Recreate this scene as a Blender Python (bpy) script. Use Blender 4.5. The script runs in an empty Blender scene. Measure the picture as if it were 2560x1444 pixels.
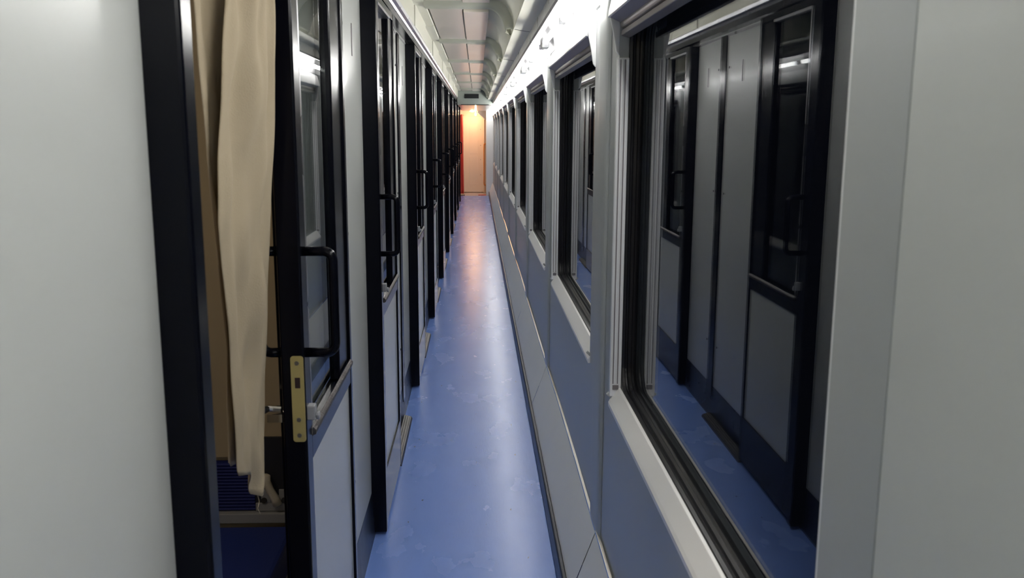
import bpy, bmesh, math, random
from mathutils import Vector, Matrix
random.seed(7)
S = bpy.context.scene
C = S.collection

# ------------------------------------------------------------------ camera, world, exposure
R = ((0.9992418678769467, -0.038727636216700466, 0.0039824207283668),
     (0.002897809540373778, 0.17599461105311495, 0.9843868647945941),
     (0.03882386098340213, 0.9836290291941011, -0.17597340919869622))
cd = bpy.data.cameras.new('camera'); cam = bpy.data.objects.new('camera', cd); C.objects.link(cam)
rows = (R[0], R[1], tuple(-v for v in R[2]))
M4 = Matrix.Identity(4)
for c in range(3):
    for r in range(3): M4[r][c] = rows[c][r]
M4.translation = Vector((0, 0, 1.6))
cam.matrix_world = M4
cd.sensor_width = 36; cd.lens = 2230 / 2560 * 36; cd.clip_start = .02; cd.clip_end = 200
cd.dof.use_dof = True; cd.dof.focus_distance = 5.0; cd.dof.aperture_fstop = 9.0
S.camera = cam
w = bpy.data.worlds.new('night'); S.world = w; w.use_nodes = True
w.node_tree.nodes['Background'].inputs[0].default_value = (.25, .3, .5, 1)
w.node_tree.nodes['Background'].inputs[1].default_value = .006
S.view_settings.view_transform = 'Standard'; S.view_settings.look = 'None'
S.view_settings.gamma = 1; S.view_settings.use_curve_mapping = False
S.view_settings.exposure = 0.32
TUBE_E = 30.0
LAMP_E = 210.0

# ------------------------------------------------------------------ materials
MATS = {}
def mat(name, col, rough=.4, metal=0., coat=0., bump=0., bscale=30., var=0., vscale=4., ior=1.45, emit=None, es=1., rvar=0., stretch=(1, 1, 1)):
    m = bpy.data.materials.new(name); m.use_nodes = True; nt = m.node_tree
    b = nt.nodes['Principled BSDF']
    b.inputs['Base Color'].default_value = (*col, 1); b.inputs['Roughness'].default_value = rough
    b.inputs['Metallic'].default_value = metal; b.inputs['IOR'].default_value = ior
    b.inputs['Coat Weight'].default_value = coat; b.inputs['Coat Roughness'].default_value = .08
    tc = nt.nodes.new('ShaderNodeTexCoord'); mp = nt.nodes.new('ShaderNodeMapping'); mp.inputs['Scale'].default_value = stretch
    nt.links.new(tc.outputs['Object'], mp.inputs[0])
    if var > 0 or rvar > 0:
        n = nt.nodes.new('ShaderNodeTexNoise'); n.inputs['Scale'].default_value = vscale; n.inputs['Detail'].default_value = 6
        nt.links.new(mp.outputs[0], n.inputs['Vector'])
        if var > 0:
            mx = nt.nodes.new('ShaderNodeMix'); mx.data_type = 'RGBA'
            mx.inputs[6].default_value = (*[max(0, c * (1 - var)) for c in col], 1); mx.inputs[7].default_value = (*[min(1, c * (1 + var)) for c in col], 1)
            nt.links.new(n.outputs['Fac'], mx.inputs[0]); nt.links.new(mx.outputs[2], b.inputs['Base Color'])
        if rvar > 0:
            mr = nt.nodes.new('ShaderNodeMapRange'); mr.inputs[3].default_value = max(0, rough - rvar); mr.inputs[4].default_value = rough + rvar
            nt.links.new(n.outputs['Fac'], mr.inputs[0]); nt.links.new(mr.outputs[0], b.inputs['Roughness'])
    if bump > 0:
        n2 = nt.nodes.new('ShaderNodeTexNoise'); n2.inputs['Scale'].default_value = bscale; n2.inputs['Detail'].default_value = 4
        bp = nt.nodes.new('ShaderNodeBump'); bp.inputs['Strength'].default_value = bump; bp.inputs['Distance'].default_value = .01
        nt.links.new(mp.outputs[0], n2.inputs['Vector']); nt.links.new(n2.outputs['Fac'], bp.inputs['Height']); nt.links.new(bp.outputs[0], b.inputs['Normal'])
    if emit:
        b.inputs['Emission Color'].default_value = (*emit, 1); b.inputs['Emission Strength'].default_value = es
    MATS[name] = m; return m

def glass(name, f0, tint):
    m = bpy.data.materials.new(name); m.use_nodes = True; nt = m.node_tree; N = nt.nodes; L = nt.links
    N.clear()
    out = N.new('ShaderNodeOutputMaterial'); mix = N.new('ShaderNodeMixShader'); tr = N.new('ShaderNodeBsdfTransparent'); gl = N.new('ShaderNodeBsdfGlossy')
    tr.inputs[0].default_value = (*tint, 1); gl.inputs['Roughness'].default_value = .006
    g = N.new('ShaderNodeNewGeometry'); d = N.new('ShaderNodeVectorMath'); d.operation = 'DOT_PRODUCT'
    L.new(g.outputs['Normal'], d.inputs[0]); L.new(g.outputs['Incoming'], d.inputs[1])
    a = N.new('ShaderNodeMath'); a.operation = 'ABSOLUTE'; L.new(d.outputs['Value'], a.inputs[0])
    s = N.new('ShaderNodeMath'); s.operation = 'SUBTRACT'; s.inputs[0].default_value = 1; L.new(a.outputs[0], s.inputs[1])
    p = N.new('ShaderNodeMath'); p.operation = 'POWER'; L.new(s.outputs[0], p.inputs[0]); p.inputs[1].default_value = 5
    q = N.new('ShaderNodeMath'); q.operation = 'MULTIPLY_ADD'; L.new(p.outputs[0], q.inputs[0]); q.inputs[1].default_value = 1 - f0; q.inputs[2].default_value = f0
    L.new(q.outputs[0], mix.inputs[0]); L.new(tr.outputs[0], mix.inputs[1]); L.new(gl.outputs[0], mix.inputs[2]); L.new(mix.outputs[0], out.inputs[0])
    MATS[name] = m; return m

mat('panel_white', (.60, .62, .60), .30, coat=.15, rvar=.04, vscale=2)
mat('wall_grey', (.43, .455, .455), .34, coat=.1)
mat('white_plastic', (.90, .91, .92), .32)
mat('black_gloss', (.003, .0035, .007), .17, rvar=.03, vscale=5, ior=1.24)
mat('plinth', (.012, .016, .03), .3, rvar=.08, vscale=12)
mat('rear_dark', (.06, .06, .07), .5)
mat('rubber', (.010, .010, .013), .34, bump=.08, bscale=60, stretch=(1, .1, 1))
mat('cover_strip', (.022, .028, .045), .35)
mat('sill_white', (.95, .95, .95), .3)
mat('cove_white', (.55, .55, .56), .4)
mat('duct_white', (.88, .88, .83), .38, var=.05, vscale=3)
mat('skirting_metal', (.09, .085, .085), .4, metal=.6, var=.25, vscale=9, stretch=(1, .4, 1))
mat('rail_metal', (.42, .42, .44), .3, metal=.9, rvar=.1, vscale=8)
mat('scratched_alu', (.11, .10, .10), .42, metal=.8, var=.5, vscale=70, bump=.3, bscale=120)
mat('chrome', (.65, .64, .62), .18, metal=1)
mat('ceiling_cream', (.82, .81, .70), .42, rvar=.06, vscale=3)
mat('ceiling_pad', (.86, .79, .70), .30, coat=.2, rvar=.05, vscale=3)
mat('ceiling_rib', (.54, .55, .46), .45)
mat('seam_dark', (.03, .03, .03), .7)
mat('brass', (.50, .42, .17), .45, metal=.4, var=.12, vscale=20)
mat('dark_hole', (.03, .015, .015), .8)
mat('screw_metal', (.35, .34, .30), .35, metal=.9)
mat('curtain_cloth', (.43, .36, .25), .85, bump=.15, bscale=300, var=.05, vscale=8)
mat('red_cloth', (.60, .07, .06), .8, bump=.1, bscale=200)
mat('board_tan', (.46, .385, .265), .5, var=.06, vscale=3)
mat('blue_vinyl', (.015, .035, .22), .5, bump=.1, bscale=150)
mat('blue_ribbed', (.010, .02, .16), .5)
mat('dark_plastic', (.02, .022, .03), .45)
mat('bracket_grey', (.30, .31, .33), .45)
mat('cream_plastic', (.62, .58, .48), .4)
mat('roller_grey', (.24, .22, .23), .4, metal=.3)
mat('pelmet_under', (.30, .28, .32), .45)
mat('end_wall', (.86, .79, .70), .45)
mat('rail_orange', (.65, .25, .04), .35)
mat('mat_red', (.45, .03, .04), .8)
mat('mat_dark', (.06, .06, .055), .9)
mat('display_black', (.006, .007, .01), .25)
mat('display_face', (.34, .38, .35), .4)
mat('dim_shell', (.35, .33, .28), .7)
mat('tube_glow', (1, 1, 1), .4, emit=(1.0, .985, .945), es=TUBE_E)
mat('lamp_glow', (1, .8, .5), .4, emit=(1, .54, .28), es=LAMP_E)
glass('window_glass', .035, (.80, .82, .85))
glass('door_glass', .06, (.80, .82, .82))

def floor_mat():
    m = mat('floor_vinyl', (.15, .25, .66), .3, coat=.16); nt = m.node_tree; N = nt.nodes; L = nt.links; b = N['Principled BSDF']
    tc = N['Texture Coordinate']; b.inputs['Coat Roughness'].default_value = .2
    def noise(sc, det, st=(1, 1, 1)):
        mp = N.new('ShaderNodeMapping'); mp.inputs['Scale'].default_value = st; L.new(tc.outputs['Object'], mp.inputs[0])
        n = N.new('ShaderNodeTexNoise'); n.inputs['Scale'].default_value = sc; n.inputs['Detail'].default_value = det; L.new(mp.outputs[0], n.inputs['Vector']); return n
    def ramp(src, a, bb):
        r = N.new('ShaderNodeValToRGB'); r.color_ramp.elements[0].position = a; r.color_ramp.elements[1].position = bb; L.new(src.outputs['Fac'], r.inputs[0]); return r
    n1 = noise(5, 8, (1, .6, 1)); n2 = noise(22, 3, (1.6, .7, 1)); n3 = noise(40, 6, (3, .5, 1)); n4 = noise(26, 3, (1.8, .7, 1))
    m1 = N.new('ShaderNodeMix'); m1.data_type = 'RGBA'; m1.inputs[6].default_value = (.195, .335, .86, 1); m1.inputs[7].default_value = (.235, .385, .90, 1); L.new(n1.outputs['Fac'], m1.inputs[0])
    r2 = ramp(n2, .725, .78); m2 = N.new('ShaderNodeMix'); m2.data_type = 'RGBA'; m2.inputs[7].default_value = (.19, .20, .26, 1)
    L.new(r2.outputs[0], m2.inputs[0]); L.new(m1.outputs[2], m2.inputs[6])
    r4 = ramp(n4, .72, .75); m4 = N.new('ShaderNodeMix'); m4.data_type = 'RGBA'; m4.inputs[7].default_value = (.12, .16, .30, 1)
    L.new(r4.outputs[0], m4.inputs[0]); L.new(m2.outputs[2], m4.inputs[6])
    L.new(m4.outputs[2], b.inputs['Base Color'])
    mr = N.new('ShaderNodeMapRange'); mr.inputs[3].default_value = .22; mr.inputs[4].default_value = .31; L.new(n1.outputs['Fac'], mr.inputs[0]); L.new(mr.outputs[0], b.inputs['Roughness'])
    bp = N.new('ShaderNodeBump'); bp.inputs['Strength'].default_value = .08; bp.inputs['Distance'].default_value = .004; L.new(n3.outputs['Fac'], bp.inputs['Height']); L.new(bp.outputs[0], b.inputs['Normal'])
floor_mat()
mat('vestibule_floor', (.45, .42, .46), .35, var=.1)

# ------------------------------------------------------------------ mesh helpers
class MB:
    def __init__(s): s.bm = bmesh.new()
    def box(s, x0, x1, y0, y1, z0, z1):
        v = [s.bm.verts.new((x, y, z)) for x in (x0, x1) for y in (y0, y1) for z in (z0, z1)]
        for f in ((0, 1, 3, 2), (4, 6, 7, 5), (0, 4, 5, 1), (2, 3, 7, 6), (0, 2, 6, 4), (1, 5, 7, 3)): s.bm.faces.new([v[i] for i in f])
        return s
    def prism(s, pts, y0, y1):          # closed XZ outline extruded along the corridor
        a = [s.bm.verts.new((x, y0, z)) for x, z in pts]; b = [s.bm.verts.new((x, y1, z)) for x, z in pts]; n = len(pts)
        s.bm.faces.new(a); s.bm.faces.new(b[::-1])
        for i in range(n): s.bm.faces.new((a[i], b[i], b[(i + 1) % n], a[(i + 1) % n]))
        return s
    def prismx(s, pts, x0, x1):         # closed YZ outline extruded across
        a = [s.bm.verts.new((x0, y, z)) for y, z in pts]; b = [s.bm.verts.new((x1, y, z)) for y, z in pts]; n = len(pts)
        s.bm.faces.new(a); s.bm.faces.new(b[::-1])
        for i in range(n): s.bm.faces.new((a[i], b[i], b[(i + 1) % n], a[(i + 1) % n]))
        return s
    def loft(s, loops, closed=True):
        L = [[s.bm.verts.new(p) for p in lp] for lp in loops]
        for a, b in zip(L, L[1:]):
            n = len(a)
            for i in range(n if closed else n - 1): s.bm.faces.new((a[i], a[(i + 1) % n], b[(i + 1) % n], b[i]))
        return s
    def tube(s, path, r, n=12, cap=True):
        path = [Vector(p) for p in path]; rings = []; prev = None
        for i, p in enumerate(path):
            t = (path[min(i + 1, len(path) - 1)] - path[max(i - 1, 0)]).normalized()
            if prev is None: u = t.orthogonal().normalized()
            else: u = (prev - t * prev.dot(t)).normalized()
            prev = u; v = t.cross(u)
            rr = r[i] if isinstance(r, (list, tuple)) else r
            rings.append([s.bm.verts.new(p + (u * math.cos(a) + v * math.sin(a)) * rr) for a in [2 * math.pi * k / n for k in range(n)]])
        for a, b in zip(rings, rings[1:]):
            for i in range(n): s.bm.faces.new((a[i], a[(i + 1) % n], b[(i + 1) % n], b[i]))
        if cap: s.bm.faces.new(rings[0][::-1]); s.bm.faces.new(rings[-1])
        return s
    def build(s, name, m, parent=None, bevel=0, smooth=False, solid=0):
        bmesh.ops.recalc_face_normals(s.bm, faces=s.bm.faces)
        me = bpy.data.meshes.new(name); s.bm.to_mesh(me); s.bm.free()
        me.materials.append(MATS[m]); o = bpy.data.objects.new(name, me); C.objects.link(o)
        if smooth:
            for p in me.polygons: p.use_smooth = True
        if solid: md = o.modifiers.new('solid', 'SOLIDIFY'); md.thickness = solid; md.offset = 0
        if bevel:
            md = o.modifiers.new('bevel', 'BEVEL'); md.width = bevel; md.segments = 2; md.limit_method = 'ANGLE'; md.angle_limit = .6
        if parent: o.parent = parent
        return o
def tag(o, label=None, cat=None, group=None, kind=None):
    for k, v in (('label', label), ('category', cat), ('group', group), ('kind', kind)):
        if v: o[k] = v
    return o
def empty(name, loc=(0, 0, 0)):
    o = bpy.data.objects.new(name, None); o.empty_display_size = .1; C.objects.link(o); o.location = loc; return o
def copy_tree(o, parent=None):
    c = o.copy(); C.objects.link(c); c.parent = parent
    for ch in list(o.children): copy_tree(ch, c)
    return c
ORD = ['nearest', 'second', 'third', 'fourth', 'fifth', 'sixth', 'seventh', 'eighth', 'ninth', 'tenth']

P = 2.07                      # module of compartments and windows
L0 = 1.25                     # near edge of the first doorway
def LD(k): return L0 + P * k
WF = 2.51; WW = 1.565          # far edge and width of the nearest window
YB, YE = -6.0, 22.0           # corridor ends

# ------------------------------------------------------------------ large structure
tag(MB().box(-.43, .40, YB, 21.9, -.05, 0).build('floor', 'floor_vinyl'), 'worn blue vinyl floor running down the corridor', 'floor', kind='structure')
tag(MB().box(-1.1, 1.1, 21.9, 23.1, -.05, 0).build('floor', 'vestibule_floor'), 'pale floor of the vestibule before the peach end door', 'floor', kind='structure')

# left wall: white plates between doorways
XL = -.421
def left_slots(wl, y, zc=1.895):
    MB().box(XL - .001, XL + .0025, y - .006, y + .006, zc - .053, zc + .053).build('label_slot', 'roller_grey', wl)
def screws(wl, y):
    for z in (1.925, 1.265, .415):
        MB().tube([(XL - .001, y, z), (XL + .003, y, z)], .006, 8).build('screw', 'seam_dark', wl)
o = MB().box(XL - .022, XL, YB, L0 - .077, 0, 2.16).build('wall_left', 'panel_white')
tag(o, 'broad white wall panel closest to the camera, left of the curtained doorway', 'wall', kind='structure')
for k in range(0, 10):
    L = LD(k); end = LD(k + 1) + .038
    if k == 9: end = YE - .1
    o = MB().box(XL - .022, XL, L + .72, end, 0, 2.16).build('wall_left', 'panel_white')
    tag(o, 'white two-panel wall section after the %s compartment door on the left' % ORD[k], 'wall', kind='structure')
    if k < 9:
        MB().box(XL - .001, XL + .008, L + 1.49, L + 1.60, .10, 2.094).build('black_strip', 'black_gloss', o, bevel=.002)
        for a, b in ((L + .78, L + 1.485), (L + 1.605, end - .005)):
            MB().box(XL, XL + .004, a, b, 2.085, 2.097).build('top_edge_strip', 'rail_metal', o)
        left_slots(o, L + 1.2); left_slots(o, L + 1.87)
        screws(o, L + 1.44); screws(o, L + 1.65)
    # black jamb at the near side of the doorway
    if k == 0:
        t = MB().box(-.455, -.371, 1.174, 1.224, 0.0, 2.09).build('trim_1', 'black_gloss', bevel=.006)
        tag(t, 'wide glossy black jamb post left of the cream curtain', 'door jamb', kind='structure')
    else:
        t = MB().box(-.455, -.364, L + .040, L + .082, 0.012, 2.09).build('trim_1', 'black_gloss', bevel=.004)
        tag(t, 'glossy black post standing out from the left wall just before the %s door' % ORD[k], 'door jamb', kind='structure')
    t = MB().box(-.445, XL - .001, L + .70, L + .719, 0.0, 2.09).build('trim_2', 'black_gloss', bevel=.002)
    tag(t, 'black closing jamb behind the far side of the %s left door' % ORD[k], 'door jamb', kind='structure')

# skirting on the left
def skirt(y0, y1):
    MB_ = MB().prism([(-.422, 0), (-.4112, 0), (-.4125, .02), (-.4192, .172), (-.4205, .18), (-.422, .18)], y0, y1)
    return MB_
o = skirt(YB, YE - .1).build('baseboard_left', 'plinth'); tag(o, 'dark glossy plinth along the foot of the left wall', 'skirting', kind='structure')

# header and door track on the left
tag(MB().box(-.455, -.430, L0 - .05, YE - .1, 2.09, 2.17).box(-.430, -.372, YB, 20.7, 2.105, 2.136).build('trim_3', 'black_gloss'),
    'black header band running above all the left doors', 'header', kind='structure')
tag(MB().prism([(-.385, 2.138), (-.370, 2.134), (-.364, 2.145), (-.350, 2.150), (-.345, 2.166), (-.385, 2.166)], YB, YE - .1).build('trim_4', 'rail_metal', bevel=.001),
    'grey metal rail running between the black header and the ceiling on the left', 'rail', kind='structure')

# ceiling
tag(MB().box(-.50, .60, YB, 16.55, 2.34, 2.38).build('ceiling', 'ceiling_cream'), 'backing roof above the stepped ceiling panels', 'ceiling', kind='structure')
def arc_profile(dz=0., n=10, inset=0.):
    pts = [(-.29, 2.305 - dz), (.07, 2.305 - dz)]
    for i in range(1, n + 1):
        a = math.pi / 2 * i / n
        pts.append((.07 + (.135 - inset) * math.sin(a), 2.305 - dz - (.165 - inset * 0 - dz) * (1 - math.cos(a))))
    return pts
CY0 = 5.05 - 2.07 * 5
for j in range(0, 11):
    y0 = CY0 + 2.07 * j; y1 = min(y0 + 2.07, 16.5)
    if y0 > 16.3: break
    prof = arc_profile()
    mb = MB().loft([[(x, y, z) for x, z in prof] for y in (y0, y1)], closed=False)
    o = mb.build('ceiling', 'ceiling_cream', smooth=True, solid=.006)
    tag(o, 'curved cream ceiling section number %d from the far bulkhead' % max(1, 7 - (j - 4)) if j >= 4 else 'curved cream ceiling section behind the camera', 'ceiling', kind='structure')
    # rib at the far end, following the curve
    pr = arc_profile(); ring = []
    def band(d): return [(x, z) for x, z in [(-.29, 2.302 - d), (.07 - d * .2, 2.302 - d)] + [(.07 - d * .2 + (.135 - d) * math.sin(math.pi / 2 * i / 10), max(2.140, 2.302 - d - (.165 - d * .3) * (1 - math.cos(math.pi / 2 * i / 10)))) for i in range(1, 11)]]
    a = band(0); b = band(.034)
    MB().loft([[(x, y0 + .0, z) for x, z in a], [(x, y0 + .012, z) for x, z in b], [(x, y0 + .20, z) for x, z in b], [(x, y0 + .36, z) for x, z in a]], closed=False).build('ceiling_rib', 'ceiling_rib', o, smooth=True)
    MB().box(-.275, -.083, y0 + .22, y1 - .01, 2.284, 2.302).build('ceiling_pad', 'ceiling_pad', o, bevel=.003)
    MB().box(-.078, .072, y0 + .40, y1 - .005, 2.276, 2.302).build('ceiling_pad', 'ceiling_pad', o, bevel=.004)
# left cornice boxes
o = MB().box(-.50, -.352, YB, YE - .1, 2.166, 2.30).build('trim_5', 'seam_dark'); tag(o, 'dark backing behind the cream cornice boxes on the left', 'cornice', kind='structure')
j = 0; y = 5.2 - 1.035 * 11
while y < 21.0:
    y1 = y + 1.035 - (.014 if j % 2 == 0 else .004)
    d = .0 if j % 2 else .006
    t = MB().prism([(-.352, 2.166), (-.342 - d, 2.168), (-.342 - d, 2.286 - d), (-.29, 2.286 - d), (-.285, 2.294), (-.285, 2.306), (-.352, 2.306)], y, min(y1, 21.9)).build('trim_6', 'ceiling_cream', bevel=.003)
    tag(t, 'cream cornice box panel in the row above the left doors', 'cornice', group='cornice boxes above the left doors', kind='structure'); y += 1.035; j += 1
# right fascia slab, metal lip
sl = MB().prism([(.200, 2.132), (.292, 2.118), (.292, 2.13), (.200, 2.15)], YB, 21.9).build('ceiling', 'ceiling_cream'); tag(sl, 'flat cream ceiling strip beside the lamp lip on the right', 'ceiling', kind='structure')
for jj in range(-2, 8):
    yy = 2.9 + 2.07 * jj
    if yy < 21: MB().prism([(.203, 2.1305), (.203, 2.1295), (.290, 2.1165), (.290, 2.1175)], yy, yy + .006).build('seam', 'seam_dark', sl)
tag(MB().prism([(.290, 2.122), (.287, 2.12), (.287, 2.066), (.294, 2.058), (.304, 2.058), (.306, 2.064), (.296, 2.066), (.296, 2.122)], YB, 21.9).build('trim_7', 'rail_metal', bevel=.001),
    'brushed metal lip in front of the fluorescent tubes on the right', 'lamp lip', kind='structure')
tag(MB().prism([(.296, 2.122), (.41, 2.122), (.41, 1.98), (.385, 1.985), (.372, 2.06), (.35, 2.10), (.296, 2.115)], YB, 21.9).build('trim_8', 'cove_white', bevel=.002),
    'white reflector cove behind the fluorescent tubes', 'lamp cove', kind='structure')

# right wall with window openings
XR = .392
ws = [(WF - WW + P * k, WF + P * k) for k in range(10)]
ZS, ZT = .80, 1.93
def wallbox(y0, y1, z0, z1): return (y0, y1, z0, z1)
segs = [YB] + [v for a in ws for v in a] + [YE]
cuts = [YB, ws[0][0] - .135] + [a[1] + .28 for a in ws[:-1]] + [YE]
# one wall panel per module, divided at the vertical seams beside the pillars
panels = []
panels.append((YB, ws[0][0] - .135, None, 'white wall panel at the right edge nearest the camera'))
for k, (a, b) in enumerate(ws):
    e = b + .14 if k < 9 else YE
    panels.append((a - .135, e, (a, b), 'grey wall panel around the %s window on the right' % ORD[k]))
for a0, a1, op, lab in panels:
    g = .0015; a0 += g; a1 -= g
    mb = MB()
    if op is None: mb.box(XR, .52, a0, a1, 0, 2.0)
    else:
        mb.box(XR, .52, a0, a1, 0, ZS); mb.box(XR, .52, a0, a1, ZT, 2.0); mb.box(XR, .52, a0, op[0], ZS, ZT); mb.box(XR, .52, op[1], a1, ZS, ZT)
    o = mb.build('wall_right', 'wall_grey' if op else 'panel_white'); tag(o, lab, 'wall', kind='structure')
for k in range(9):
    y0 = ws[k][1] + .14; y1 = ws[k + 1][0] - .135
    n = 14; pts = []
    for i in range(n + 1):
        t = i / n; y = y0 + .002 + (y1 - y0 - .004) * t; x = XR - .002 - .010 * (1 - (2 * t - 1) ** 6) ; pts.append((x, y))
    mb = MB().loft([[(x, y, z) for x, y in pts] for z in (.0, ZS, 1.99)], closed=False)
    mb.box(XR - .001, .52, y0, y1, 0, 2.0)
    o = mb.build('wall_right', 'wall_grey', smooth=False); tag(o, 'rounded grey pillar cover between the %s and %s windows' % (ORD[k], ORD[k + 1]), 'wall', kind='structure')
tag(MB().box(.40, .52, YB, YE, 2.0, 2.16).build('wall_right', 'panel_white'), 'upper right wall hidden behind the lamp cove', 'wall', kind='structure')

# heating duct along the right foot
for j in range(-4, 11):
    y0 = 2.70 + P * (j - 1) + .004; y1 = 2.70 + P * j - .004; y1 = min(y1, YE)
    if y0 > YE - .2: break
    wv = .006 * math.sin(j * 1.7)
    mb = MB(); n = 10; loops = []
    for i in range(n + 1):
        y = y0 + (y1 - y0) * i / n; d = .004 * math.sin(math.pi * i / n) * (1 if j % 2 else -.4)
        loops.append([(x, y, z) for x, z in [(.302, .095), (.306, .108), (.380 + d, .312), (.386 + d, .318), (.3905, .312), (.3905, .0), (.302, .0)]])
    mb.loft(loops); mb.bm.faces.new([v for v in mb.bm.verts[:7]]) if False else None
    o = mb.build('baseboard_right', 'duct_white', bevel=.002)
    tag(o, 'cream sloping heater duct cover along the foot of the right wall', 'duct cover', group='sloping heater duct covers', kind='structure')
    MB().loft([[(x + .004 * math.sin(math.pi * i / n) * (1 if j % 2 else -.4), y0 + (y1 - y0) * i / n, z) for x, z in [(.379, .3145), (.380, .3215), (.3885, .3235), (.3885, .3165)]] for i in range(n + 1)]).build('top_edge_strip', 'chrome', o)
tag(MB().prism([(.285, 0), (.285, .088), (.290, .094), (.301, .094), (.301, 0)], YB, YE).build('trim_9', 'cover_strip', bevel=.002),
    'dark blue-black rubber cove between the blue floor and the duct', 'cove strip', kind='structure')

# ------------------------------------------------------------------ windows
def rrect(y0, y1, z0, z1, r, x, n=8):
    pts = []
    for cy, cz, a0 in ((y0 + r, z0 + r, math.pi), (y1 - r, z0 + r, 1.5 * math.pi), (y1 - r, z1 - r, 0), (y0 + r, z1 - r, .5 * math.pi)):
        for i in range(n + 1):
            a = a0 + math.pi / 2 * i / n; pts.append((x, cy + r * math.cos(a), cz + r * math.sin(a)))
    return pts
def make_window():
    w_ = empty('window_1', (0, 0, 0))
    y0, y1 = ws[0]
    zb, zt = .856, 1.90
    pr = [(.000, .418, .075), (.004, .420, .072), (.006, .427, .07), (.003, .430, .07), (.003, .434, .07), (.009, .437, .065), (.012, .444, .065), (.009, .447, .065), (.012, .452, .065), (.020, .457, .06)]
    loops = [rrect(y0 + .002 + i, y1 - .002 - i, zb + i, zt - i, r, x) for i, x, r in pr]
    outer = []
    for p in loops[0]:   # flange out to a square outline
        outer.append((.4185, y0 if p[1] < y0 + .078 and False else p[1], p[2]))
    mb = MB().loft(loops)
    # square corners of the flange
    n = 9
    for q, (cy, cz) in enumerate(((y0, zb - .002), (y1, zb - .002), (y1, zt + .002), (y0, zt + .002))):
        c = mb.bm.verts.new((.419, cy, cz)); vs = [mb.bm.verts.new((.4185, p[1], p[2])) for p in loops[0][q * n:(q + 1) * n]]
        for a, b in zip(vs, vs[1:]): mb.bm.faces.new((c, a, b))
    mb.build('gasket', 'rubber', w_, smooth=False)
    MB().box(.452, .456, y0 + .004, y1 - .004, zb + .004, zt - .004).build('pane', 'window_glass', w_)
    MB().prism([(.384, .800), (.384, .812), (.388, .820), (.411, .856), (.418, .858), (.418, .800)], y0 - .012, y1 + .006).build('sill', 'sill_white', w_, bevel=.001)
    for y, s in ((y1, 1), (y0, -1)):
        a, b = sorted((y, y + s * .012)); 
        a -= .006 if s > 0 else 0; b += .006 if s < 0 else 0
        MB().box(.386 if s > 0 else .394, .419, a, b, .832, 1.795).build('curtain_guide', 'white_plastic', w_, bevel=.002)
        a, b = sorted((y - s * .010, y - s * .004))
        g = MB().box(.386 if s > 0 else .394, .391 if s > 0 else .396, a, b, .845, 1.79).box(.413, .418, a, b, .845, 1.79).box(.400, .4035, a, b, .87, 1.79).build('guide_channel', 'white_plastic', w_, bevel=.001)
        if s > 0: MB().box(.3935, .3965, y - .0075, y - .0055, .87, 1.79).box(.4065, .4095, y - .0075, y - .0055, .87, 1.79).build('guide_groove', 'roller_grey', w_)
        a, b = sorted((y - s * .010, y - s * .004))
        MB().box(.3935, .411, a, b, .853, .866).build('guide_stop', 'roller_grey', w_)
        a, b = sorted((y + s * .0, y + s * .01)); MB().prism([(.378, .836), (.392, .822), (.392, .834), (.384, .842)], a, b).build('guide_hook', 'wall_grey', w_)
    return w_
w0 = make_window()
wins = [w0] + [copy_tree(w0) for _ in range(9)]
for k, o in enumerate(wins):
    o.location = (0, P * k, 0); o.name = 'window_%d' % (k + 1)
    tag(o, 'night-dark rounded corridor window with white sill, %s from the camera' % ORD[k], 'window', kind='structure')

def make_pelmet():
    y0, y1 = ws[0]; y0 -= .012; y1 += .004
    o = empty('roller_blind', (0, 0, 0))
    # bright front cover, swept down to a lip
    prof = [(.390, 1.985), (.376, 1.975), (.366, 1.945), (.360, 1.920), (.358, 1.903), (.362, 1.900), (.366, 1.922), (.372, 1.945), (.382, 1.970), (.390, 1.972)]
    MB().prism(prof, y0, y1).build('pelmet_cover', 'white_plastic', o, bevel=.001)
    MB().prism([(.362, 1.901), (.392, 1.888), (.392, 1.893), (.364, 1.906)], y0 + .01, y1 - .01).build('lip_underside', 'pelmet_under', o)
    for a in (y0 - .004, y1 - .004):
        MB().prism([(.364, 1.905), (.374, 1.86), (.382, 1.812), (.392, 1.800), (.392, 1.985), (.374, 1.97)], a, a + .010).build('end_bracket', 'white_plastic', o, bevel=.002)
    MB().tube([(.403, y0 + .02, 1.882), (.403, y1 - .02, 1.882)], .013, 16).build('fabric_roll', 'roller_grey', o, smooth=True)
    MB().prism([(.392, 1.852), (.416, 1.846), (.418, 1.862), (.394, 1.867)], y0 + .02, y1 - .02).build('bottom_bar', 'roller_grey', o, bevel=.002)
    MB().box(.392, .417, y0 + .012, y1 - .004, 1.897, 1.93).build('head_plate', 'pelmet_under', o)
    for s in (y0 + .02, y1 - .03): MB().box(.40, .412, s, s + .01, 1.858, 1.895).build('bar_link', 'seam_dark', o)
    return o
p0 = make_pelmet()
for k in range(10):
    o = p0 if k == 0 else copy_tree(p0)
    o.location = (0, P * k, 0)
    tag(o, 'white pelmet with rolled-up blind above the %s window from the camera' % ORD[k], 'blind', group='roller blind pelmets above the corridor windows')

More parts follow.
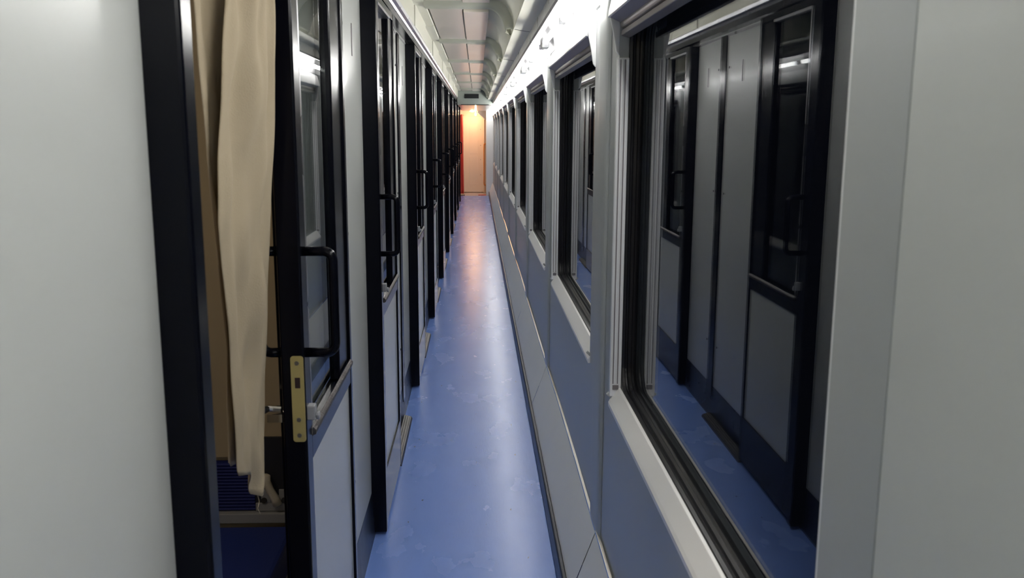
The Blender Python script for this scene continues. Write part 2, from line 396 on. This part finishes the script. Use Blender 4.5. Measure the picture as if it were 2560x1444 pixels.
# ------------------------------------------------------------------ fluorescent tubes
def make_tube():
    o = empty('fluorescent_lamp', (0, 0, 0))
    MB().tube([(.334, 0.02, 2.020), (.334, .84, 2.020)], .0125, 14).build('tube', 'tube_glow', o, smooth=True)
    for a in (0, .835): MB().box(.324, .350, a, a + .014, 2.008, 2.034).build('socket', 'white_plastic', o, bevel=.003)
    return o
tb = make_tube(); n_t = 0
for k in range(-4, 10):
    for s in (0, .93):
        y = 2.70 + P * k + s
        if k == 9 and s == 0: y = 21.10
        if y > 21.2 or y < YB + .05: continue
        o = tb if n_t == 0 else copy_tree(tb)
        n_t += 1
        o.location = (0, y, 0)
        tag(o, 'glowing white fluorescent tube above %s, %s half of the pair' % (('the pillar past window %s' % ORD[k]) if k >= 0 else 'the wall behind the camera', 'nearer' if s == 0 else 'farther'), 'lamp', group='fluorescent tubes along the right cove')
    if k >= -3:
        yb = 2.70 + P * k + 1.80
        if yb < 21:
            t = MB().box(.322, .360, yb + .04, yb + .16, 2.0, 2.05).build('socket_box', 'white_plastic', bevel=.004)
            tag(t, 'lamp connection box above the pillar after the %s window' % ORD[k + 1] if k >= -1 else 'lamp connection box above the wall behind the camera', 'connection box', group='grey lamp connection boxes')

# ------------------------------------------------------------------ sliding doors
def rbar(mb, pts, r=.011, n=10): return mb.tube(pts, r, n)
def handle_path(x0, x1, y, z0, z1, r=.02):
    s = 1 if x1 > x0 else -1; p = [(x0, y, z0)]
    for i in range(6):
        a = math.pi / 2 * i / 5; p.append((x1 - s * r + s * r * math.sin(a), y, z0 + r - r * math.cos(a)))
    for i in range(6):
        a = math.pi / 2 * i / 5; p.append((x1 - s * r + s * r * math.cos(a), y, z1 - r + r * math.sin(a)))
    p.append((x0, y, z1)); return p
def make_door():
    o = empty('door_1', (0, 0, 0))                      # origin: foot of the leading edge
    W = .70; X0, X1 = -.4185, -.368; ZB, ZTp = .022, 2.095
    MB().box(X0, X1, 0, .062, ZB, ZTp).build('leading_stile', 'black_gloss', o, bevel=.005)
    MB().box(X0, X1, W - .03, W, ZB, ZTp).build('trailing_stile', 'black_gloss', o, bevel=.003)
    MB().box(X0, X1 - .001, .0625, W - .0305, ZB, .240).build('bottom_rail', 'black_gloss', o, bevel=.002)
    MB().box(X0, X1 - .001, .0625, W - .0305, 2.068, ZTp).build('top_rail', 'black_gloss', o, bevel=.002)
    MB().box(X0 + .005, X1 - .001, .0625, W - .0305, .872, .925).build('middle_rail', 'black_gloss', o, bevel=.002)
    MB().box(X0 + .003, X1 - .006, W - .19, W - .0305, .9255, 2.0675).build('glass_edge_stile', 'black_gloss', o, bevel=.004)
    MB().box(X1 - .0035, X1 - .0005, .0625, .074, .95, 2.06).build('glazing_bead', 'rail_metal', o)
    MB().box(X0 + .008, X1 - .008, .0625, W - .0305, .2405, .8715).build('kick_panel', 'panel_white', o)
    MB().box(X1 - .026, X1 - .020, .0625, W - .1905, .9255, 2.0675).build('glass_pane', 'door_glass', o)
    MB().prism([(X1 - .001, .925), (X1 + .007, .928), (X1 + .008, .938), (X1 + .001, .945), (X1 - .001, .945)], .066, W - .034).build('ledge_rail', 'scratched_alu', o, bevel=.001)
    MB().box(X1 - .0195, X1 + .002, .066, W - .192, 2.056, 2.067).build('top_bead', 'rail_metal', o)
    for xa, xb in ((X1 - .002, X1 + .062), (X0 + .002, X0 - .045)):
        MB().tube(handle_path(xa, xb, .031, 1.125, 1.345), .0105, 12).build('handle', 'black_gloss', o, smooth=True)
    lp = MB(); pts = []
    y = 0
    x0, x1, z0, z1, r = -.397, -.370, .935, 1.125, .006
    lo = []
    for yy in (-.0025, .002):
        q = []
        for cx, cz, a0 in ((x0 + r, z0 + r, math.pi), (x1 - r, z0 + r, 1.5 * math.pi), (x1 - r, z1 - r, 0), (x0 + r, z1 - r, .5 * math.pi)):
            for i in range(5):
                a = a0 + math.pi / 2 * i / 4; q.append((cx + r * math.cos(a), yy, cz + r * math.sin(a)))
        lo.append(q)
    lp.loft(lo); lp.bm.verts.ensure_lookup_table(); lp.bm.faces.new([lp.bm.verts[i] for i in range(20)])
    pl = lp.build('lock_plate', 'brass', o)
    for z in (1.110, .985, .950):
        MB().tube([(-.3835, -.0045, z), (-.3835, -.001, z)], .0048, 10).build('screw', 'screw_metal', pl)
    MB().box(-.389, -.378, -.0032, 0, 1.055, 1.078).build('latch_hole', 'dark_hole', pl)
    # lever inside, turn block outside
    lv = MB().box(-.456, -.424, .018, .040, .972, .990).tube([(-.428, .03, .998), (-.445, .028, 1.0), (-.458, .024, 1.003)], [.008, .008, .007], 10)
    lv.tube([(-.452, .026, 1.002), (-.466, .018, 1.000), (-.480, .010, .999), (-.490, .004, 1.001)], [.007, .010, .011, .006], 10)
    lv.build('lock_lever', 'chrome', o, smooth=False)
    MB().box(-.371, -.352, .012, .040, .978, 1.010).tube([(-.352, .028, .985), (-.344, .028, .985)], .010, 12).build('turn_block', 'bracket_grey', o, bevel=.003)
    return o
d0 = make_door()
for k in range(9):
    o = d0 if k == 0 else copy_tree(d0)
    L = 1.855 if k == 0 else LD(k) + .0835
    o.location = (0, L, 0); o.name = 'door_%d' % (k + 1)
    lab = 'half-open black-framed sliding door with brass lock plate beside the cream curtain' if k == 0 else 'closed black-framed sliding door with glass and white kick panel, %s from the camera' % ORD[k]
    tag(o, lab, 'door', kind='structure')
    if k > 0:
        L = LD(k)
        t = MB().prism([(-.4105, .001), (-.366, .001), (-.372, .014), (-.4105, .024)], L + .78, L + 1.50)
        for i in range(3): t.prism([(-.404 + .012 * i, .0185 - .0035 * i), (-.400 + .012 * i, .0175 - .0035 * i), (-.402 + .012 * i, .026 - .0035 * i)], L + .785, L + 1.495)
        t = t.build('threshold_plate', 'skirting_metal'); tag(t, 'ridged dull metal floor plate just past the %s left door' % ORD[k], 'threshold plate', group='ridged metal plates along the left floor edge')

# ------------------------------------------------------------------ compartments behind the doors
for k in range(0, 9):
    y0 = LD(k) - .60; y1 = LD(k) + 1.40
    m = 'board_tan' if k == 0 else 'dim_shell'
    for nm, bx, lab in (('wall_back', (-2.35, -2.30, y0, y1, 0, 2.25), 'outer side wall'), ('wall_near', (-2.30, -.456, y0, y0 + .02, 0, 2.25), 'partition on the camera side'),
                        ('wall_far', (-2.30, -.447, y1 - .02, y1, 0, 2.25), 'far partition'), ('ceiling', (-2.30, -.456, y0, y1, 2.25, 2.3), 'ceiling')):
        o = MB().box(*bx).build(nm, m); tag(o, '%s of the %s sleeping compartment' % (lab, ORD[k]), 'wall' if nm != 'ceiling' else 'ceiling', kind='structure')
    o = MB().box(-2.30, -.43, y0 + .02, y1 - .02, -.05, 0).build('floor', 'blue_vinyl'); tag(o, 'dark blue floor inside the %s compartment' % ORD[k], 'floor', kind='structure')

# lower berth visible through the doorway
b = empty('lower_berth', (-.55, 2.3, 0))
def bpart(mb, name, m, par=b, **kw):
    o = mb.build(name, m, par, **kw)
    if par is b: o.matrix_parent_inverse = Matrix.Translation((.55, -2.3, 0))
    return o
seat = MB().prismx([(2.02, .34), (2.00, .37), (2.02, .40), (2.10, .408), (2.58, .408), (2.58, .30), (2.05, .30)], -2.2, -.56)
bpart(seat, 'seat', 'blue_vinyl', bevel=.012)
bpart(MB().box(-2.2, -.545, 2.035, 2.60, .0, .30), 'seat_box', 'cream_plastic', bevel=.01)
bpart(MB().prismx([(2.52, .30), (2.56, .30), (2.60, .40), (2.60, .42), (2.555, .412)], -.557, -.52), 'seat_end_trim', 'cream_plastic')
bpart(MB().box(-2.2, -.545, 2.585, 2.615, .412, .444), 'front_bar', 'bracket_grey', bevel=.003)
rb = MB().box(-2.2, -.682, 2.608, 2.6285, .446, .600)
for i in range(15): rb.tube([(-2.2, 2.606, .452 + i * .0102), (-.682, 2.606, .452 + i * .0102)], .0042, 8)
bpart(rb, 'backrest', 'blue_ribbed')
bpart(MB().box(-.681, -.50, 2.606, 2.6150, .446, .68), 'hinge_housing', 'dark_plastic')
br = MB().prismx([(2.60, .445), (2.612, .445), (2.612, .53), (2.60, .53)], -.70, -.60)
bk = bpart(MB().box(-.680, -.575, 2.598, 2.606, .446, .472).box(-.662, -.633, 2.598, 2.606, .472, .515).box(-.608, -.580, 2.598, 2.606, .472, .515).box(-.633, -.608, 2.598, 2.606, .472, .496), 'hinge_bracket', 'bracket_grey', bevel=.002)
for x in (-.653, -.592): 
    MB().tube([(x, 2.594, .482), (x, 2.600, .482)], .009, 12).build('bolt', 'seam_dark', bk)
bpart(MB().tube([(-.612, 2.592, .470), (-.618, 2.590, .49), (-.632, 2.588, .52), (-.641, 2.587, .545), (-.641, 2.587, .565), (-.640, 2.587, .570)], [.014, .013, .012, .013, .013, .006], 12), 'hinge_lever', 'cream_plastic', smooth=True)
bpart(MB().box(-2.25, -.50, 2.6155, 2.6285, .615, 2.20), 'upper_back_board', 'board_tan')
tag(b, 'dark blue vinyl lower berth with ribbed backrest seen through the open doorway', 'berth')

mat('added_cabin_glow', (1, .9, .75), .4, emit=(1, .86, .66), es=15.0)
cl = empty('ceiling_lamp', (-1.2, 1.55, 2.25))  # fill lamp added out of view to brighten the compartment interior
for nm, mb, mm in (('fill_lamp_cover', MB().tube([(-1.2, 1.55, 2.235), (-1.2, 1.55, 2.20), (-1.2, 1.55, 2.19)], [.14, .13, .08], 24), 'added_cabin_glow'), ('base', MB().tube([(-1.2, 1.55, 2.2495), (-1.2, 1.55, 2.235)], .15, 24), 'white_plastic')):
    q = mb.build(nm, mm, cl, smooth=False); q.matrix_parent_inverse = Matrix.Translation((1.2, -1.55, -2.25))
tag(cl, 'unseen fill lamp added to brighten the compartment behind the cream curtain', 'lamp')

# ------------------------------------------------------------------ cream curtain
def lerp_tab(tab, t):
    for (a, va), (b_, vb) in zip(tab, tab[1:]):
        if t <= b_: f = (t - a) / (b_ - a); f = f * f * (3 - 2 * f) if False else f; return va + (vb - va) * f
    return tab[-1][1]
def cloth(name, left, right, ztop, bot, folds, amp, m, parent=None, nu=60, nv=90, seed=0, axis='x'):
    """left / right: tables (z downwards, x, y) of the two side edges"""
    def at(tab, z):
        if z >= tab[0][0]: return tab[0][1:]
        for a, b_ in zip(tab, tab[1:]):
            if z >= b_[0]:
                f = (a[0] - z) / (a[0] - b_[0]); return tuple(a[i] + (b_[i] - a[i]) * f for i in (1, 2))
        return tab[-1][1:]
    mb = MB(); grid = []
    for j in range(nv + 1):
        row = []
        for i in range(nu + 1):
            u = i / nu; v = j / nv
            z = ztop + (lerp_tab(bot, u) - ztop) * v
            l = at(left, z); r = at(right, z)
            x = l[0] + (r[0] - l[0]) * u; y = l[1] + (r[1] - l[1]) * u
            a = amp * (1 - .35 * v)
            d = a * math.sin(u * folds * 2 * math.pi + seed + .9 * math.sin(v * 3.1 + seed)) + a * .4 * math.sin(u * folds * 4.6 * math.pi + v * 5 + seed * 2)
            d += .55 * amp * math.sin(z * 17 + u * 7 + seed) * math.sin(u * math.pi) + .32 * amp * math.sin(z * 31 - u * 11 + seed)
            if axis == 'x': x += d * (.25 + .75 * math.sin(u * math.pi) ** .5 if 0 < u < 1 else .25)
            else: y += d
            row.append(mb.bm.verts.new((x, y, z)))
        grid.append(row)
    for a, b_ in zip(grid, grid[1:]):
        for i in range(nu): mb.bm.faces.new((a[i], a[i + 1], b_[i + 1], b_[i]))
    return mb.build(name, m, parent, smooth=True, solid=.0015)
cur = empty('curtain', (-.44, 1.7, .84))
def cpart(o): o.parent = cur; o.matrix_parent_inverse = Matrix.Translation((.44, -1.7, -.84)); return o
fl = [(2.08, -.445, 1.70), (1.82, -.447, 1.657), (1.68, -.449, 1.616), (1.545, -.45, 1.58), (1.437, -.45, 1.557), (1.328, -.45, 1.579), (1.21, -.45, 1.593), (1.09, -.45, 1.598), (.97, -.45, 1.602), (.90, -.45, 1.655), (.86, -.45, 1.70)]
fr = [(2.08, -.405, 1.80), (1.843, -.385, 1.80), (1.693, -.391, 1.80), (1.538, -.402, 1.80), (1.411, -.414, 1.80), (1.297, -.422, 1.80), (1.173, -.431, 1.80), (1.045, -.440, 1.80), (.896, -.450, 1.795), (.85, -.45, 1.74)]
cpart(cloth('front_fall', fl, fr, 2.075, [(0, .955), (.3, .93), (.48, .872), (.62, .862), (.8, .878), (1, .93)], 1.6, .011, 'curtain_cloth', seed=.6))
bl = [(2.08, -.475, 1.52), (1.82, -.475, 1.575), (1.55, -.475, 1.60), (1.2, -.475, 1.655), (.93, -.475, 1.625)]
br_ = [(2.08, -.465, 1.82), (1.6, -.465, 1.74), (1.3, -.465, 1.70), (.93, -.465, 1.76)]
cpart(cloth('rear_fall', bl, br_, 2.075, [(0, .975), (.12, .962), (1, .950)], 1.2, .007, 'curtain_cloth', seed=2.2, nu=36))
cpart(MB().tube([(-.449, 1.735, .866), (-.447, 1.738, .85), (-.450, 1.735, .835), (-.447, 1.741, .822)], .0008, 6).build('loose_thread', 'curtain_cloth'))
tag(cur, 'cream fabric curtain hanging in the half-open doorway on the left', 'curtain')
tr = MB().tube([(-.445, 1.22, 2.083), (-.445, 1.825, 2.083)], .006, 10).build('curtain_rail', 'rail_metal'); tag(tr, 'thin metal rail the cream curtain hangs from', 'curtain rail')

# ------------------------------------------------------------------ bulkhead with display, low ceiling, vestibule
o = MB().box(-.352, .60, 16.5, 16.56, 2.036, 2.34).build('wall_back', 'display_face'); tag(o, 'greenish grey bulkhead panel closing the high ceiling at the far end', 'bulkhead', kind='structure')
MB().box(-.29, .217, 16.49, 16.51, 2.030, 2.044).build('bottom_edge', 'seam_dark', o)
dp = empty('display_panel', (-.093, 16.49, 2.15))
for nm, mb, mm in (('screen', MB().box(-.215, .028, 16.478, 16.484, 2.155, 2.220), 'display_black'), ('casing', MB().box(-.223, .036, 16.485, 16.4995, 2.148, 2.227), 'dark_plastic')):
    q = mb.build(nm, mm, dp, bevel=.002); q.matrix_parent_inverse = Matrix.Translation((.093, -16.49, -2.15))
tag(dp, 'small unlit black display box on the bulkhead at the far end', 'display')
tag(MB().box(-.345, .287, 16.56, YE, 2.040, 2.10).build('ceiling', 'panel_white'), 'low flat pale ceiling beyond the bulkhead', 'ceiling', kind='structure')
tag(MB().box(-1.1, 1.1, 21.9, 23.1, 2.06, 2.12).build('ceiling', 'end_wall'), 'vestibule ceiling in warm lamplight', 'ceiling', kind='structure')
tag(MB().box(.225, .60, YE, YE + .05, 0, 2.3).build('wall_right', 'white_plastic'), 'pale upright partition at the far end of the window wall', 'wall', kind='structure')
tag(MB().box(-1.1, -.445, YE - .1, YE - .05, 0, 2.3).build('wall_left', 'end_wall'), 'partition at the far end of the compartment wall', 'wall', kind='structure')
tag(MB().box(-1.1, 1.1, 23.0, 23.1, 0, 2.1).build('wall_back', 'end_wall'), 'warm peach end wall of the vestibule', 'wall', kind='structure')
tag(MB().box(-1.15, -1.1, 21.9, 23.1, 0, 2.1).build('wall_left', 'end_wall'), 'left side wall of the vestibule', 'wall', kind='structure')
tag(MB().box(1.1, 1.15, 21.9, 23.1, 0, 2.1).build('wall_right', 'end_wall'), 'right side wall of the vestibule', 'wall', kind='structure')
tag(MB().box(-.52, .5, YB - .05, YB, 0, 2.4).build('wall_front', 'rear_dark'), 'end wall behind the camera', 'wall', kind='structure')
ed = empty('door_11', (-.08, 22.97, 0))
def ep(mb, nm, mm, **kw):
    q = mb.build(nm, mm, ed, **kw); q.matrix_parent_inverse = Matrix.Translation((.08, -22.97, 0)); return q
ep(MB().box(-.33, .16, 22.955, 22.998, .02, 1.925), 'leaf', 'end_wall', bevel=.004)
ep(MB().box(-.20, .02, 22.950, 22.956, 1.0, 1.75).box(-.20, .02, 22.950, 22.956, .2, .93), 'inset_panel', 'end_wall', bevel=.003)
ep(MB().box(-.36, -.331, 22.94, 22.998, 0, 1.96).box(.161, .19, 22.94, 22.998, 0, 1.96).box(-.36, .19, 22.94, 22.998, 1.926, 1.96), 'door_frame', 'end_wall', bevel=.003)
for z in (1.60, 1.20, .84, .46): ep(MB().tube([(.095, 22.945, z), (.095, 22.957, z)], .009, 10), 'rivet', 'screw_metal')
tag(ed, 'peach-lit end door with four rivets closing the corridor', 'door', kind='structure')
hd = MB().tube([(.21, 22.90, 1.24), (.185, 22.88, 1.235), (.178, 22.88, 1.21), (.178, 22.88, .24), (.185, 22.88, .205), (.21, 22.90, .20)], .011, 12)
hd.box(.20, .222, 22.89, 22.998, 1.225, 1.25).box(.20, .222, 22.89, 22.998, .19, .215)
hd = hd.build('handrail', 'rail_orange', smooth=False); tag(hd, 'tall orange vertical handrail right of the peach end door', 'handrail')
# chamfered locker corner top right of the vestibule
tag(MB().prism([(.02, 1.995), (.20, 1.84), (.24, 1.84), (.24, 2.059), (.02, 2.059)], 22.3, 22.9).build('trim_10', 'panel_white', bevel=.003), 'white slanted duct corner beside the vestibule lamp', 'duct', kind='structure')
vl = empty('ceiling_lamp', (-.06, 22.4, 2.06))
for nm, mb, mm in (('lamp_shade', MB().tube([(-.115, 22.4, 2.045), (-.115, 22.4, 2.030), (-.115, 22.4, 2.022)], [.055, .048, .02], 20), 'lamp_glow'), ('bulb', MB().tube([(-.03, 22.5, 2.00), (-.03, 22.5, 1.985), (-.03, 22.5, 1.945), (-.03, 22.5, 1.935)], [.012, .020, .020, .008], 16), 'lamp_glow'), ('base', MB().box(-.18, .0, 22.36, 22.53, 2.046, 2.0595).tube([(-.03, 22.5, 2.046), (-.03, 22.5, 2.0)], .014, 12), 'cream_plastic')):
    q = mb.build(nm, mm, vl, smooth=(nm != 'base')); q.matrix_parent_inverse = Matrix.Translation((.06, -22.4, -2.06))
tag(vl, 'small warm glowing lamp on the vestibule ceiling before the end door', 'lamp')
rc = cloth('red_curtain', [(2.0, -.50, 22.3), (0, -.50, 22.3)], [(2.0, -.34, 22.3), (1.0, -.335, 22.3), (0, -.325, 22.3)], 1.96, [(0, .03), (1, .02)], 3, .02, 'red_cloth', nu=40, nv=20, seed=1, axis='y')
tag(rc, 'deep red curtain hanging at the far left end of the corridor', 'curtain')
t = MB().box(.03, .222, 22.02, 22.13, .0005, .012).build('door_mat', 'mat_red', bevel=.003); tag(t, 'thin red floor strip at the right of the vestibule entrance', 'floor strip')
t = MB().box(-.41, -.30, 21.95, 22.2, .0005, .010).build('door_mat', 'mat_dark', bevel=.003); tag(t, 'small dark mat beneath the red curtain', 'mat')
